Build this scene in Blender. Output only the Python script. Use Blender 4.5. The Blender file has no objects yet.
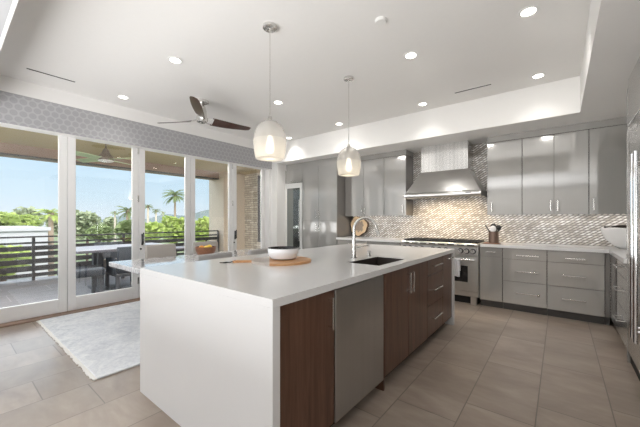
import bpy, bmesh, math, random
from mathutils import Vector, Matrix
random.seed(7)
PI = math.pi
S = bpy.context.scene
COL = S.collection

# ------------------------------------------------------------------ camera, sky, sun, large lights, exposure
TH = math.atan(240 / 302.0)
cam = bpy.data.objects.new('camera', bpy.data.cameras.new('camera'))
COL.objects.link(cam)
cam.data.sensor_width = 36.0
cam.data.lens = 302 / 640 * 36.0
cam.data.shift_y = 6 / 640
cam.data.clip_start = 0.05
cam.data.clip_end = 2000
cam.location = (0, 0, 1.27)
cam.rotation_euler = (PI / 2, 0, TH)
S.camera = cam

S.view_settings.view_transform = 'Standard'
S.view_settings.look = 'None'
S.view_settings.gamma = 1
S.view_settings.use_curve_mapping = False
S.view_settings.exposure = 0.12
S.cycles.use_denoising = True
S.cycles.denoising_prefilter = 'NONE'
S.cycles.use_adaptive_sampling = False
S.cycles.max_bounces = 12
S.cycles.diffuse_bounces = 6
S.cycles.transparent_max_bounces = 16
S.cycles.sample_clamp_indirect = 8

W = bpy.data.worlds.new('sky')
S.world = W
W.use_nodes = True
wt = W.node_tree
wt.nodes.clear()
tc = wt.nodes.new('ShaderNodeTexCoord')
sp = wt.nodes.new('ShaderNodeSeparateXYZ')
rp = wt.nodes.new('ShaderNodeValToRGB')
bgn = wt.nodes.new('ShaderNodeBackground')
wo = wt.nodes.new('ShaderNodeOutputWorld')
wt.links.new(tc.outputs['Generated'], sp.inputs[0])
wt.links.new(sp.outputs['Z'], rp.inputs[0])
e = rp.color_ramp.elements
e[0].position = 0.0; e[0].color = (0.80, 0.90, 0.98, 1)
e[1].position = 0.9; e[1].color = (0.60, 0.72, 0.88, 1)
k = e.new(0.06); k.color = (0.68, 0.86, 0.98, 1)
k = e.new(0.17); k.color = (0.56, 0.79, 0.97, 1)
k = e.new(0.32); k.color = (0.74, 0.82, 0.90, 1)
wt.links.new(rp.outputs[0], bgn.inputs[0])
mr = wt.nodes.new('ShaderNodeMapRange')          # the sky gets brighter away from the horizon haze
mr.interpolation_type = 'SMOOTHSTEP'
wt.links.new(sp.outputs['Z'], mr.inputs[0])
mr.inputs[1].default_value = .17; mr.inputs[2].default_value = .36
mr.inputs[3].default_value = 0.98; mr.inputs[4].default_value = 5.5
mr2 = wt.nodes.new('ShaderNodeMapRange')         # and dimmer again towards the deep blue zenith
mr2.interpolation_type = 'SMOOTHSTEP'
wt.links.new(sp.outputs['Z'], mr2.inputs[0])
mr2.inputs[1].default_value = .45; mr2.inputs[2].default_value = .70
mr2.inputs[3].default_value = 1.0; mr2.inputs[4].default_value = .25
mul = wt.nodes.new('ShaderNodeMath'); mul.operation = 'MULTIPLY'
wt.links.new(mr.outputs[0], mul.inputs[0]); wt.links.new(mr2.outputs[0], mul.inputs[1])
wt.links.new(mul.outputs[0], bgn.inputs[1])
wt.links.new(bgn.outputs[0], wo.inputs[0])

def light(name, kind, loc, rot, energy, color=(1, 1, 1), **kw):
    d = bpy.data.lights.new(name, kind)
    d.energy = energy; d.color = color
    for a, v in kw.items():
        setattr(d, a, v)
    o = bpy.data.objects.new(name, d)
    COL.objects.link(o)
    o.location = loc; o.rotation_euler = rot
    return o

light('sun', 'SUN', (20, -10, 40), Vector((-.72, .28, -.63)).to_track_quat('-Z', 'Y').to_euler(), 3.2, (1, .96, .88), angle=.01)
# added fill light behind the camera, facing up to brighten the tray ceiling
light('ceiling_fill_light', 'AREA', (-1.8, -2.0, .9), (PI + math.radians(-8), 0, 0), 310, (.985, .99, 1), shape='RECTANGLE', size=5.0, size_y=2.6)
# added fill light hidden outside the door header, brightening patio and nearby floor
light('door_fill_light', 'AREA', (-5.68, 2.4, 2.81), (0, math.radians(-20), 0), 420, (1, .985, .96), shape='RECTANGLE', size=.55, size_y=6.0)
# unseen side fill added behind the camera to lift the cabinet fronts
light('cabinet_fill_light', 'AREA', (-5.0, -3.5, 1.35), (PI / 2, 0, math.radians(-65)), 80, (.96, .985, 1.0), shape='RECTANGLE', size=3.2, size_y=2.3)

# ------------------------------------------------------------------ material helpers
class NT:
    def __init__(s, name):
        s.m = bpy.data.materials.new(name); s.m.use_nodes = True
        s.t = s.m.node_tree; s.t.nodes.clear()
        s.out = s.n('ShaderNodeOutputMaterial')
    def n(s, typ, **kw):
        x = s.t.nodes.new(typ)
        for a, v in kw.items(): setattr(x, a, v)
        return x
    def put(s, sock, v):
        if hasattr(v, 'is_linked') or isinstance(v, bpy.types.NodeSocket): s.t.links.new(v, sock)
        elif isinstance(v, (tuple, list)):
            sock.default_value = tuple(v) + ((1,) if len(v) == 3 and len(sock.default_value) == 4 else ())
        else: sock.default_value = v
    def M(s, op, a, b=None, c=None):
        x = s.n('ShaderNodeMath', operation=op)
        for i, v in enumerate((a, b, c)):
            if v is not None: s.put(x.inputs[i], v)
        return x.outputs[0]
    def xyz(s):
        c = s.n('ShaderNodeTexCoord'); p = s.n('ShaderNodeSeparateXYZ')
        s.t.links.new(c.outputs['Object'], p.inputs[0])
        return p.outputs[0], p.outputs[1], p.outputs[2]
    def vec(s, x=0, y=0, z=0):
        c = s.n('ShaderNodeCombineXYZ')
        for i, v in enumerate((x, y, z)): s.put(c.inputs[i], v)
        return c.outputs[0]
    def noise(s, v, scale=5, detail=4, rough=.55, dist=0):
        x = s.n('ShaderNodeTexNoise')
        s.put(x.inputs['Vector'], v); x.inputs['Scale'].default_value = scale
        x.inputs['Detail'].default_value = detail; x.inputs['Roughness'].default_value = rough
        x.inputs['Distortion'].default_value = dist
        return x.outputs['Fac']
    def white(s, v):
        x = s.n('ShaderNodeTexWhiteNoise', noise_dimensions='3D'); s.put(x.inputs['Vector'], v)
        return x.outputs['Value']
    def mix(s, f, a, b, blend='MIX'):
        x = s.n('ShaderNodeMix', data_type='RGBA', blend_type=blend)
        s.put(x.inputs[0], f); s.put(x.inputs[6], a); s.put(x.inputs[7], b)
        return x.outputs[2]
    def ramp(s, f, stops):
        x = s.n('ShaderNodeValToRGB'); s.put(x.inputs[0], f)
        el = x.color_ramp.elements
        el[0].position, el[0].color = stops[0][0], (*stops[0][1], 1)
        el[1].position, el[1].color = stops[-1][0], (*stops[-1][1], 1)
        for p, c in stops[1:-1]: el.new(p).color = (*c, 1)
        return x.outputs[0]
    def bump(s, h, strength=.3, dist=.01):
        x = s.n('ShaderNodeBump'); x.inputs['Strength'].default_value = strength
        x.inputs['Distance'].default_value = dist; s.put(x.inputs['Height'], h)
        return x.outputs[0]
    def bsdf(s, col, rough=.5, metal=0, coat=0, spec=None, ior=None, normal=None, emit=None, es=0, trans=0, alpha=None, coat_ior=None, coat_rough=None, aniso=None, sub=0):
        b = s.n('ShaderNodeBsdfPrincipled')
        s.put(b.inputs['Base Color'], col); s.put(b.inputs['Roughness'], rough); s.put(b.inputs['Metallic'], metal)
        s.put(b.inputs['Coat Weight'], coat)
        if coat_ior: b.inputs['Coat IOR'].default_value = coat_ior
        if coat_rough is not None: b.inputs['Coat Roughness'].default_value = coat_rough
        if spec is not None: b.inputs['Specular IOR Level'].default_value = spec
        if ior: b.inputs['IOR'].default_value = ior
        if normal is not None: s.put(b.inputs['Normal'], normal)
        if emit is not None: s.put(b.inputs['Emission Color'], emit); b.inputs['Emission Strength'].default_value = es
        if trans: b.inputs['Transmission Weight'].default_value = trans
        if alpha is not None: s.put(b.inputs['Alpha'], alpha)
        if aniso: b.inputs['Anisotropic'].default_value = aniso
        return b.outputs[0]
    def done(s, sh):
        s.t.links.new(sh, s.out.inputs[0]); return s.m

def simple(name, col, rough=.5, metal=0, var=.06, scale=30, **kw):
    n = NT(name); x, y, z = n.xyz()
    f = n.noise(n.vec(x, y, z), scale, 3)
    c2 = tuple(max(0, c * (1 - var)) for c in col); c1 = tuple(min(1, c * (1 + var)) for c in col)
    return n.done(n.bsdf(n.mix(f, c2, c1), rough, metal, **kw))

def emit(name, col, st):
    n = NT(name); x = n.n('ShaderNodeEmission'); n.put(x.inputs[0], col); x.inputs[1].default_value = st
    return n.done(x.outputs[0])

def glass(name, tint=(1, 1, 1), base=.03, gl=(1, 1, 1), k=.9, rough=0.0):
    n = NT(name)
    t = n.n('ShaderNodeBsdfTransparent'); n.put(t.inputs[0], tint)
    g = n.n('ShaderNodeBsdfGlossy'); n.put(g.inputs[0], gl); g.inputs['Roughness'].default_value = rough
    lw = n.n('ShaderNodeFresnel'); lw.inputs[0].default_value = 1.45
    f = n.M('MULTIPLY_ADD', lw.outputs[0], k, base)
    mx = n.n('ShaderNodeMixShader'); n.put(mx.inputs[0], f)
    n.t.links.new(t.outputs[0], mx.inputs[1]); n.t.links.new(g.outputs[0], mx.inputs[2])
    return n.done(mx.outputs[0])

def tiles(n, u, v, w, l, stag, u0, v0, grout, endk=1.0):
    """progressively staggered tiles: returns (grout mask 1 on tile, random per tile, row, col)"""
    a = n.M('DIVIDE', n.M('SUBTRACT', u, u0), w); r = n.M('FLOOR', a)
    b = n.M('DIVIDE', n.M('SUBTRACT', n.M('SUBTRACT', v, v0), n.M('MULTIPLY', r, stag)), l); c = n.M('FLOOR', b)
    fa, fb = n.M('FRACT', a), n.M('FRACT', b)
    ea = n.M('MULTIPLY', n.M('MINIMUM', fa, n.M('SUBTRACT', 1, fa)), w)
    eb = n.M('MULTIPLY', n.M('MINIMUM', fb, n.M('SUBTRACT', 1, fb)), l / endk)
    msk = n.M('MULTIPLY', n.M('SUBTRACT', n.M('MINIMUM', ea, eb), grout * .5), 1.0 / (grout * .5))
    msk = n.M('MINIMUM', n.M('MAXIMUM', msk, 0), 1)
    return msk, n.white(n.vec(r, c, 3.3)), r, c

def mat_floor():
    n = NT('porcelain_tile'); x, y, z = n.xyz()
    msk, rnd, r, c = tiles(n, x, y, .39, .78, .26, -.12, .19, .0045)
    off = n.M('MULTIPLY', rnd, 40)
    v = n.vec(n.M('ADD', n.M('MULTIPLY', x, .9), off), n.M('ADD', n.M('MULTIPLY', y, 2.2), off), r)
    f1 = n.noise(v, 1.5, 4, .6, .5); f2 = n.noise(v, 7, 4, .55, .3)
    f = n.M('ADD', n.M('MULTIPLY', f1, .75), n.M('MULTIPLY', f2, .25))
    col = n.ramp(f, [(.3, (.25, .195, .155)), (.5, (.345, .277, .226)), (.7, (.45, .375, .315))])
    col = n.mix(n.M('MULTIPLY', rnd, .3), col, (.24, .21, .17))
    col = n.mix(msk, (.18, .15, .126), col)
    ro = n.M('MULTIPLY_ADD', f2, .12, .26)
    return n.done(n.bsdf(col, ro, spec=.5, normal=n.bump(msk, .25, .002)))

def mat_deck():
    n = NT('patio_tile'); x, y, z = n.xyz()
    msk, rnd, r, c = tiles(n, x, y, .6, 1.2, .6, -5.6, .1, .008)
    f = n.noise(n.vec(n.M('MULTIPLY', x, 3), y, rnd), 3, 5)
    col = n.ramp(f, [(.3, (.105, .094, .093)), (.7, (.145, .130, .130))])
    return n.done(n.bsdf(n.mix(msk, (.25, .22, .22), col), .5))

def mat_mosaic():
    n = NT('mosaic_backsplash_tile'); x, y, z = n.xyz()
    sk = n.M('SUBTRACT', x, n.M('MULTIPLY', z, 1.5))
    msk, rnd, r, c = tiles(n, z, sk, .034, .060, 0, 0.914, 0, .005, 3.0)
    cx = n.noise(n.vec(x, 0, z), 2.2, 2)
    rr = n.M('ADD', n.M('MULTIPLY', rnd, .8), n.M('MULTIPLY', n.M('SUBTRACT', cx, .5), .5))
    col = n.ramp(rr, [(.0, (.42, .38, .33)), (.25, (.66, .62, .57)), (.5, (.82, .80, .765)), (.85, (.92, .91, .89)), (1.0, (.54, .45, .37))])
    col = n.mix(msk, (.24, .22, .20), col)
    return n.done(n.bsdf(col, .28))

def mat_wallpaper():
    n = NT('wallpaper_and_white_band'); x, y, z = n.xyz()
    a = .084
    def d(oy, oz):
        fy = n.M('SUBTRACT', n.M('FRACT', n.M('ADD', n.M('DIVIDE', y, a), oy)), .5)
        fz = n.M('SUBTRACT', n.M('FRACT', n.M('ADD', n.M('DIVIDE', z, a * 1.732), oz)), .5)
        fy = n.M('MULTIPLY', fy, 1); fz = n.M('MULTIPLY', fz, 1.732)
        return n.M('ADD', n.M('MULTIPLY', fy, fy), n.M('MULTIPLY', fz, fz))
    dd = n.M('SQRT', n.M('MINIMUM', d(0, 0), d(.5, .5)))
    f = n.M('SMOOTH_MIN', 1, n.M('MAXIMUM', 0, n.M('MULTIPLY', n.M('SUBTRACT', dd, .36), 9)), .1)
    inner = n.M('MAXIMUM', 0, n.M('SUBTRACT', 1, n.M('MULTIPLY', n.M('ABSOLUTE', n.M('SUBTRACT', dd, .22)), 18)))
    col = n.mix(f, (.37, .37, .385), (.455, .455, .465))
    col = n.mix(n.M('MULTIPLY', inner, .35), col, (.44, .44, .45))
    lo = n.M('LESS_THAN', z, 2.765); face = n.M('GREATER_THAN', x, -5.101); bl = n.M('GREATER_THAN', z, 2.401)
    shadow_line = n.M('GREATER_THAN', n.M('ABSOLUTE', n.M('SUBTRACT', z, 2.768)), .004)  # shadow line under the white band, painted into the wall colour
    fac = n.M('MULTIPLY', n.M('MULTIPLY', lo, face), bl)
    c = n.mix(fac, (.82, .81, .795), col)
    return n.done(n.bsdf(n.mix(shadow_line, (.35, .35, .35), c), .55))

def mat_wood(name, c0, c1, c2, axis='z', sc=1.0, rough=.4, coat=0.0):
    n = NT(name); x, y, z = n.xyz()
    s = {'z': (22, 22, 1.2), 'x': (1.2, 22, 22), 'y': (22, 1.2, 22)}[axis]
    v = n.vec(n.M('MULTIPLY', x, s[0] * sc), n.M('MULTIPLY', y, s[1] * sc), n.M('MULTIPLY', z, s[2] * sc))
    f = n.noise(v, 1, 6, .65, .8); f2 = n.noise(v, 5, 3, .5)
    col = n.ramp(n.M('ADD', n.M('MULTIPLY', f, .8), n.M('MULTIPLY', f2, .2)), [(.3, c0), (.5, c1), (.72, c2)])
    return n.done(n.bsdf(col, rough, coat=coat, coat_rough=.15))

def mat_lacquer():
    n = NT('grey_gloss_lacquer'); x, y, z = n.xyz()
    v = n.vec(n.M('MULTIPLY', x, 60), n.M('MULTIPLY', y, 60), n.M('MULTIPLY', z, 3))
    f = n.noise(v, 1, 3)
    col = n.mix(f, (.505, .497, .478), (.525, .517, .498))
    return n.done(n.bsdf(col, .07, metal=.5, coat=.6, coat_ior=1.6, coat_rough=.02))

def mat_steel(name='brushed_steel', base=.62, axis='x', rough=.28, k=.06):
    n = NT(name); x, y, z = n.xyz()
    sc = {'x': (1, 90, 90), 'z': (90, 90, 1)}[axis]
    f = n.noise(n.vec(n.M('MULTIPLY', x, sc[0]), n.M('MULTIPLY', y, sc[1]), n.M('MULTIPLY', z, sc[2])), 2, 3)
    g = n.noise(n.vec(n.M('MULTIPLY', x, sc[0] * .12), n.M('MULTIPLY', y, sc[1] * .12), n.M('MULTIPLY', z, sc[2] * .12)), 2, 2)
    f = g
    col = n.mix(f, (base * (1 - k), base * (1 - k) * .99, base * (1 - k) * .97), (base * (1 + k), base * (1 + k) * .99, base * (1 + k) * .97))
    return n.done(n.bsdf(col, rough, 1.0))

def mat_rug():
    n = NT('woven_rug'); x, y, z = n.xyz()
    v = n.vec(x, y, 0)
    f = n.noise(v, 3.5, 8, .72, 1.2); g = n.noise(v, 26, 5, .7)
    ff = n.M('ADD', n.M('MULTIPLY', f, .6), n.M('MULTIPLY', g, .4))
    col = n.ramp(ff, [(.34, (.52, .54, .575)), (.46, (.67, .69, .72)), (.56, (.80, .815, .83)), (.68, (.93, .93, .93))])
    return n.done(n.bsdf(col, .95, spec=.1, normal=n.bump(g, .4, .004)))

def mat_stone():
    n = NT('stacked_ledge_stone'); x, y, z = n.xyz()
    u = n.M('ADD', n.M('MULTIPLY', x, 1), n.M('MULTIPLY', y, 1))
    msk, rnd, r, c = tiles(n, z, u, .075, .26, .11, 0, 0, .014)
    f = n.noise(n.vec(n.M('MULTIPLY', u, 9), rnd, n.M('MULTIPLY', z, 14)), 1, 5)
    col = n.ramp(n.M('ADD', n.M('MULTIPLY', rnd, .6), n.M('MULTIPLY', f, .4)), [(.2, (.55, .48, .38)), (.5, (.70, .63, .52)), (.8, (.82, .76, .66))])
    return n.done(n.bsdf(n.mix(msk, (.42, .36, .29), col), .8, normal=n.bump(n.M('ADD', msk, rnd), .8, .02)))

def mat_leaf(name, c0, c1):
    n = NT(name); x, y, z = n.xyz()
    f = n.noise(n.vec(x, y, z), 1.3, 4)
    g = n.noise(n.vec(x, y, z), 9, 2)
    col = n.mix(n.M('ADD', n.M('MULTIPLY', f, .6), n.M('MULTIPLY', g, .4)), c0, c1)
    a = n.bsdf(col, .6, spec=.2)
    t = n.n('ShaderNodeBsdfTranslucent'); n.put(t.inputs[0], col)
    mx = n.n('ShaderNodeMixShader'); mx.inputs[0].default_value = .35
    n.t.links.new(a, mx.inputs[1]); n.t.links.new(t.outputs[0], mx.inputs[2])
    return n.done(mx.outputs[0])

def mat_slice():
    n = NT('log_slice_face'); x, y, z = n.xyz()
    d = n.M('SQRT', n.M('ADD', n.M('MULTIPLY', x, x), n.M('MULTIPLY', z, z)))
    w = n.noise(n.vec(x, 0, z), 14, 4)
    q = n.M('ADD', d, n.M('MULTIPLY', w, .03))
    ring = n.M('SINE', n.M('MULTIPLY', q, 420))
    core = n.M('LESS_THAN', n.M('ADD', d, n.M('MULTIPLY', n.noise(n.vec(x, 5, z), 18, 5), .16)), .195)
    c = n.mix(n.M('MULTIPLY_ADD', ring, .5, .5), (.74, .52, .29), (.88, .70, .47))
    spk = n.noise(n.vec(x, 2, z), 60, 3)
    c = n.mix(core, c, n.mix(spk, (.16, .10, .07), (.62, .52, .42)))
    return n.done(n.bsdf(c, .6))

def mat_marble():
    n = NT('white_marble'); x, y, z = n.xyz()
    f = n.noise(n.vec(x, y, z), 4, 8, .65, 2.5)
    col = n.ramp(n.M('ABSOLUTE', n.M('SUBTRACT', f, .5)), [(0, (.50, .50, .53)), (.05, (.80, .80, .81)), (.2, (.90, .90, .90))])
    return n.done(n.bsdf(col, .06, coat=.6))

def mat_quartz(name, col):
    n = NT(name); x, y, z = n.xyz()
    f = n.noise(n.vec(x, y, z), 120, 3); g = n.noise(n.vec(x, y, z), 5, 4)
    c2 = tuple(c * .97 for c in col)
    return n.done(n.bsdf(n.mix(n.M('ADD', n.M('MULTIPLY', f, .5), n.M('MULTIPLY', g, .5)), c2, col), .16, coat=.15))

def mat_shade(name, tint, gloss, trans_amt):
    n = NT(name); x, y, z = n.xyz()
    f = n.noise(n.vec(x, y, z), 45, 2)
    nb = n.bump(f, .15, .004)
    t = n.n('ShaderNodeBsdfTransparent'); n.put(t.inputs[0], (1, .99, .97))
    b = n.bsdf(tint, gloss, metal=.0, normal=nb, coat=1)
    tl = n.n('ShaderNodeBsdfTranslucent'); n.put(tl.inputs[0], tint)
    a1 = n.n('ShaderNodeMixShader'); a1.inputs[0].default_value = .5
    n.t.links.new(b, a1.inputs[1]); n.t.links.new(tl.outputs[0], a1.inputs[2])
    mx = n.n('ShaderNodeMixShader'); mx.inputs[0].default_value = trans_amt
    n.t.links.new(a1.outputs[0], mx.inputs[1]); n.t.links.new(t.outputs[0], mx.inputs[2])
    return n.done(mx.outputs[0])

def mat_fabric(name, col, sc=160):
    n = NT(name); x, y, z = n.xyz()
    f = n.noise(n.vec(x, y, z), sc, 3)
    c2 = tuple(c * .82 for c in col)
    return n.done(n.bsdf(n.mix(f, c2, col), .9, spec=.15, normal=n.bump(f, .25, .002)))

m_floor, m_deck, m_mosaic, m_wallpaper = mat_floor(), mat_deck(), mat_mosaic(), mat_wallpaper()
m_white = simple('white_wall_paint', (.82, .81, .79), .6, var=.012)
m_jamb = simple('white_door_paint', (.80, .795, .785), .35, var=.01)
m_soffit = simple('darkened_ceiling_paint', (.42, .425, .43), .6, var=.012)  # living room ceiling tone, darkened to cut bounce light onto the island end
m_lacq = mat_lacquer()
m_carc = simple('grey_cabinet_side', (.20, .19, .178), .12, var=.02, coat=.6, coat_ior=1.7, coat_rough=.03)
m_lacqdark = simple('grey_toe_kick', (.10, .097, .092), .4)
m_walnut = mat_wood('dark_walnut', (.052, .024, .014), (.11, .052, .031), (.18, .092, .058), 'z', 1, .32)
m_fanwood = mat_wood('walnut_fan_blade', (.035, .012, .008), (.06, .022, .014), (.09, .035, .022), 'x', .5, .35, .4)
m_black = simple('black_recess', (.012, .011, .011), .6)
m_blackgl = simple('black_gloss', (.012, .012, .013), .12)
m_iron = simple('cast_iron', (.025, .025, .026), .55)
m_steel = mat_steel()
m_steelv = mat_steel('vertical_brushed_steel', .66, 'z', .25, .32)
m_dw = mat_steel('dark_stainless', .52, 'z', .30)
m_chrome = simple('polished_chrome', (.86, .86, .87), .07, 1, var=.01)
m_nickel = simple('satin_nickel', (.74, .73, .71), .22, 1, var=.02)
m_quartz = mat_quartz('white_quartz', (.76, .755, .75))
m_marble = mat_marble()
m_rug, m_stone = mat_rug(), mat_stone()
m_fringe = simple('cream_fringe', (.84, .82, .78), .9, var=.15, scale=160)
m_glass = glass('clear_pane')
m_ovenglass = glass('black_oven_glass', (.03, .03, .03), .05, k=1.0)
m_fridgeframe = simple('pale_steel_frame', (.78, .78, .77), .35, .3, var=.01)
m_cabglass = simple('dark_mirror_glass', (.30, .32, .31), .02, metal=.85, var=.01)
m_lens = emit('downlight_glow', (1, .96, .88), 9)
m_bulb = emit('warm_bulb_glow', (1, .86, .66), 3.0)
m_shade_top = mat_shade('smoked_seeded_glass', (.70, .70, .70), .08, .45)
m_shade_bot = mat_shade('frosted_seeded_glass', (.86, .85, .82), .25, .48)
m_brown_ceil = simple('patio_ceiling_stucco', (.58, .46, .27), .85, scale=80)
m_brown = simple('brown_fascia_paint', (.27, .185, .14), .7)
m_taupe = simple('taupe_stucco', (.64, .55, .44), .85, scale=60)
m_rail = simple('dark_bronze_metal', (.028, .026, .029), .45, scale=80)
m_white_st = simple('white_stucco', (.46, .45, .46), .8)
m_slate = mat_fabric('slate_weave', (.075, .085, .10))
m_patiogrey = simple('grey_patio_metal', (.10, .105, .115), .5)
m_patiotop = simple('pale_grey_patio_top', (.135, .13, .15), .4)
m_tan = mat_fabric('tan_fabric', (.46, .40, .345))
m_greyseat = mat_fabric('warm_grey_upholstery', (.50, .465, .43))
m_greyseat2 = mat_fabric('light_grey_upholstery', (.44, .43, .42))
m_dkwood = mat_wood('espresso_leg_wood', (.02, .012, .009), (.035, .022, .016), (.05, .032, .024))
m_bowlwood = mat_wood('turned_bowl_wood', (.16, .065, .03), (.24, .10, .05), (.33, .15, .08), 'x')
m_boardwood = mat_wood('acacia_board', (.42, .20, .08), (.58, .30, .13), (.70, .42, .21), 'y', .8, .4)
m_boardmarble = simple('taupe_marble_board', (.52, .465, .42), .3, var=.1, scale=14)
m_ceramic = simple('white_ceramic', (.90, .89, .88), .12, var=.01)
m_enamel = simple('white_enamel', (.84, .85, .87), .15, var=.01)
m_crock = simple('bronze_crock', (.20, .135, .105), .35, .7, scale=20)
m_bark = simple('rough_bark', (.10, .06, .04), .9, var=.4, scale=60)
m_slice = mat_slice()
m_lemon = simple('lemon_peel', (.90, .62, .08), .4)
m_orange = simple('orange_peel', (.80, .34, .06), .4)
m_towel = mat_fabric('grey_white_towel', (.62, .62, .64), 60)
m_trunk = simple('palm_trunk', (.34, .25, .18), .9, var=.3, scale=20)
m_trunkpale = simple('pale_palm_trunk', (.55, .47, .38), .9, var=.2, scale=20)
m_lime = mat_leaf('lime_foliage', (.34, .44, .075), (.64, .72, .25))
m_sage = mat_leaf('sage_foliage', (.29, .34, .18), (.55, .58, .39))
m_green = mat_leaf('green_foliage', (.20, .27, .09), (.42, .48, .24))
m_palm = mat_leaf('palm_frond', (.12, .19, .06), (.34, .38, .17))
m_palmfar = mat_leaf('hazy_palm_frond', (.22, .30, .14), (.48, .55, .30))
m_grass = simple('dry_lawn', (.16, .20, .08), .9, var=.3, scale=2)
m_hill = simple('hazy_hill', (.15, .185, .175), .95, var=.12, scale=.2)
m_fangreen = simple('pale_green_fan_blade', (.40, .52, .30), .4)
m_fanbronze = simple('bronze_fan_metal', (.17, .14, .12), .35, .6)
m_teak = simple('olive_wood_spoon', (.30, .17, .08), .5)
m_plastic = simple('white_plastic', (.80, .80, .78), .4, var=.01)

# ------------------------------------------------------------------ mesh helpers
class MB:
    def __init__(s): s.bm = bmesh.new()
    def box(s, x0, x1, y0, y1, z0, z1, bev=0, seg=None):
        seg = seg or (1 if bev < .012 else 3)
        r = bmesh.ops.create_cube(s.bm, size=1)['verts']
        for v in r:
            v.co = Vector(((x0 + x1) / 2 + v.co.x * (x1 - x0), (y0 + y1) / 2 + v.co.y * (y1 - y0), (z0 + z1) / 2 + v.co.z * (z1 - z0)))
        if bev:
            ed = list({e for v in r for e in v.link_edges})
            o = bmesh.ops.bevel(s.bm, geom=ed, offset=bev, segments=seg, affect='EDGES', profile=.5, clamp_overlap=True)
        return s
    def cyl(s, p0, p1, r0, r1=None, n=20, cap=True):
        p0, p1 = Vector(p0), Vector(p1); r1 = r0 if r1 is None else r1
        d = (p1 - p0).normalized(); q = d.to_track_quat('Z', 'Y').to_matrix()
        ra, rb = [], []
        for i in range(n):
            a = 2 * PI * i / n; u = q @ Vector((math.cos(a), math.sin(a), 0))
            ra.append(s.bm.verts.new(p0 + u * r0)); rb.append(s.bm.verts.new(p1 + u * r1))
        for i in range(n):
            j = (i + 1) % n; s.bm.faces.new((ra[i], ra[j], rb[j], rb[i]))
        if cap: s.bm.faces.new(ra[::-1]); s.bm.faces.new(rb)
        return s
    def tube(s, pts, r, n=10, cap=True):
        pts = [Vector(p) for p in pts]; rings = []
        rr = r if isinstance(r, (list, tuple)) else [r] * len(pts)
        for k, p in enumerate(pts):
            d = (pts[min(k + 1, len(pts) - 1)] - pts[max(k - 1, 0)]).normalized()
            q = d.to_track_quat('Z', 'Y').to_matrix()
            if k and rings: pass
            rings.append([s.bm.verts.new(p + q @ Vector((math.cos(2 * PI * i / n), math.sin(2 * PI * i / n), 0)) * rr[k]) for i in range(n)])
        for a, b in zip(rings, rings[1:]):
            o = min(range(n), key=lambda t: (b[t].co - a[0].co).length)
            for i in range(n):
                j = (i + 1) % n
                s.bm.faces.new((a[i], a[j], b[(j + o) % n], b[(i + o) % n]))
        if cap: s.bm.faces.new(rings[0][::-1]); s.bm.faces.new(rings[-1])
        return s
    def lathe(s, prof, c=(0, 0, 0), n=40, a0=0, a1=2 * PI, cap=False):
        c = Vector(c); full = abs(a1 - a0 - 2 * PI) < 1e-6; m = n if full else n + 1
        rings = []
        for r, z in prof:
            if r < 1e-6: rings.append([s.bm.verts.new(c + Vector((0, 0, z)))])
            else: rings.append([s.bm.verts.new(c + Vector((r * math.cos(a0 + (a1 - a0) * i / n), r * math.sin(a0 + (a1 - a0) * i / n), z))) for i in range(m)])
        for a, b in zip(rings, rings[1:]):
            for i in range(n):
                j = (i + 1) % m
                if len(a) == 1 and len(b) == 1: continue
                if len(a) == 1: s.bm.faces.new((a[0], b[j], b[i]))
                elif len(b) == 1: s.bm.faces.new((a[i], a[j], b[0]))
                else: s.bm.faces.new((a[i], a[j], b[j], b[i]))
        return s
    def sphere(s, c, r, sc=(1, 1, 1), n=16):
        x = bmesh.ops.create_uvsphere(s.bm, u_segments=n, v_segments=n // 2 + 2, radius=r)['verts']
        for v in x: v.co = Vector((c[0] + v.co.x * sc[0], c[1] + v.co.y * sc[1], c[2] + v.co.z * sc[2]))
        return s
    def prism(s, poly, axis, a0, a1):
        """extrude a 2D polygon along an axis; poly coords are the other two axes in xyz order"""
        def P(p, a):
            return {'x': (a, p[0], p[1]), 'y': (p[0], a, p[1]), 'z': (p[0], p[1], a)}[axis]
        A = [s.bm.verts.new(P(p, a0)) for p in poly]; B = [s.bm.verts.new(P(p, a1)) for p in poly]
        k = len(poly)
        for i in range(k): s.bm.faces.new((A[i], A[(i + 1) % k], B[(i + 1) % k], B[i]))
        s.bm.faces.new(A[::-1]); s.bm.faces.new(B)
        return s
    def hexa(s, b, t):
        """eight-corner solid: four bottom points, four top points, same winding"""
        A = [s.bm.verts.new(p) for p in b]; B = [s.bm.verts.new(p) for p in t]
        for i in range(4): s.bm.faces.new((A[i], A[(i + 1) % 4], B[(i + 1) % 4], B[i]))
        s.bm.faces.new(A[::-1]); s.bm.faces.new(B)
        return s
    def face(s, pts):
        s.bm.faces.new([s.bm.verts.new(p) for p in pts]); return s
    def build(s, name, mat, parent=None, fix=True, ang=35):
        off = Vector((0, 0, 0)); p = parent
        while p is not None:
            off += Vector(p.location); p = p.parent
        bmesh.ops.translate(s.bm, verts=s.bm.verts, vec=-off)
        if fix: bmesh.ops.recalc_face_normals(s.bm, faces=s.bm.faces)
        me = bpy.data.meshes.new(name); s.bm.to_mesh(me); s.bm.free()
        me.materials.append(mat)
        for pl in me.polygons: pl.use_smooth = True
        me.set_sharp_from_angle(angle=math.radians(ang))
        o = bpy.data.objects.new(name, me); COL.objects.link(o)
        if parent is not None: o.parent = parent
        return o

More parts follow.
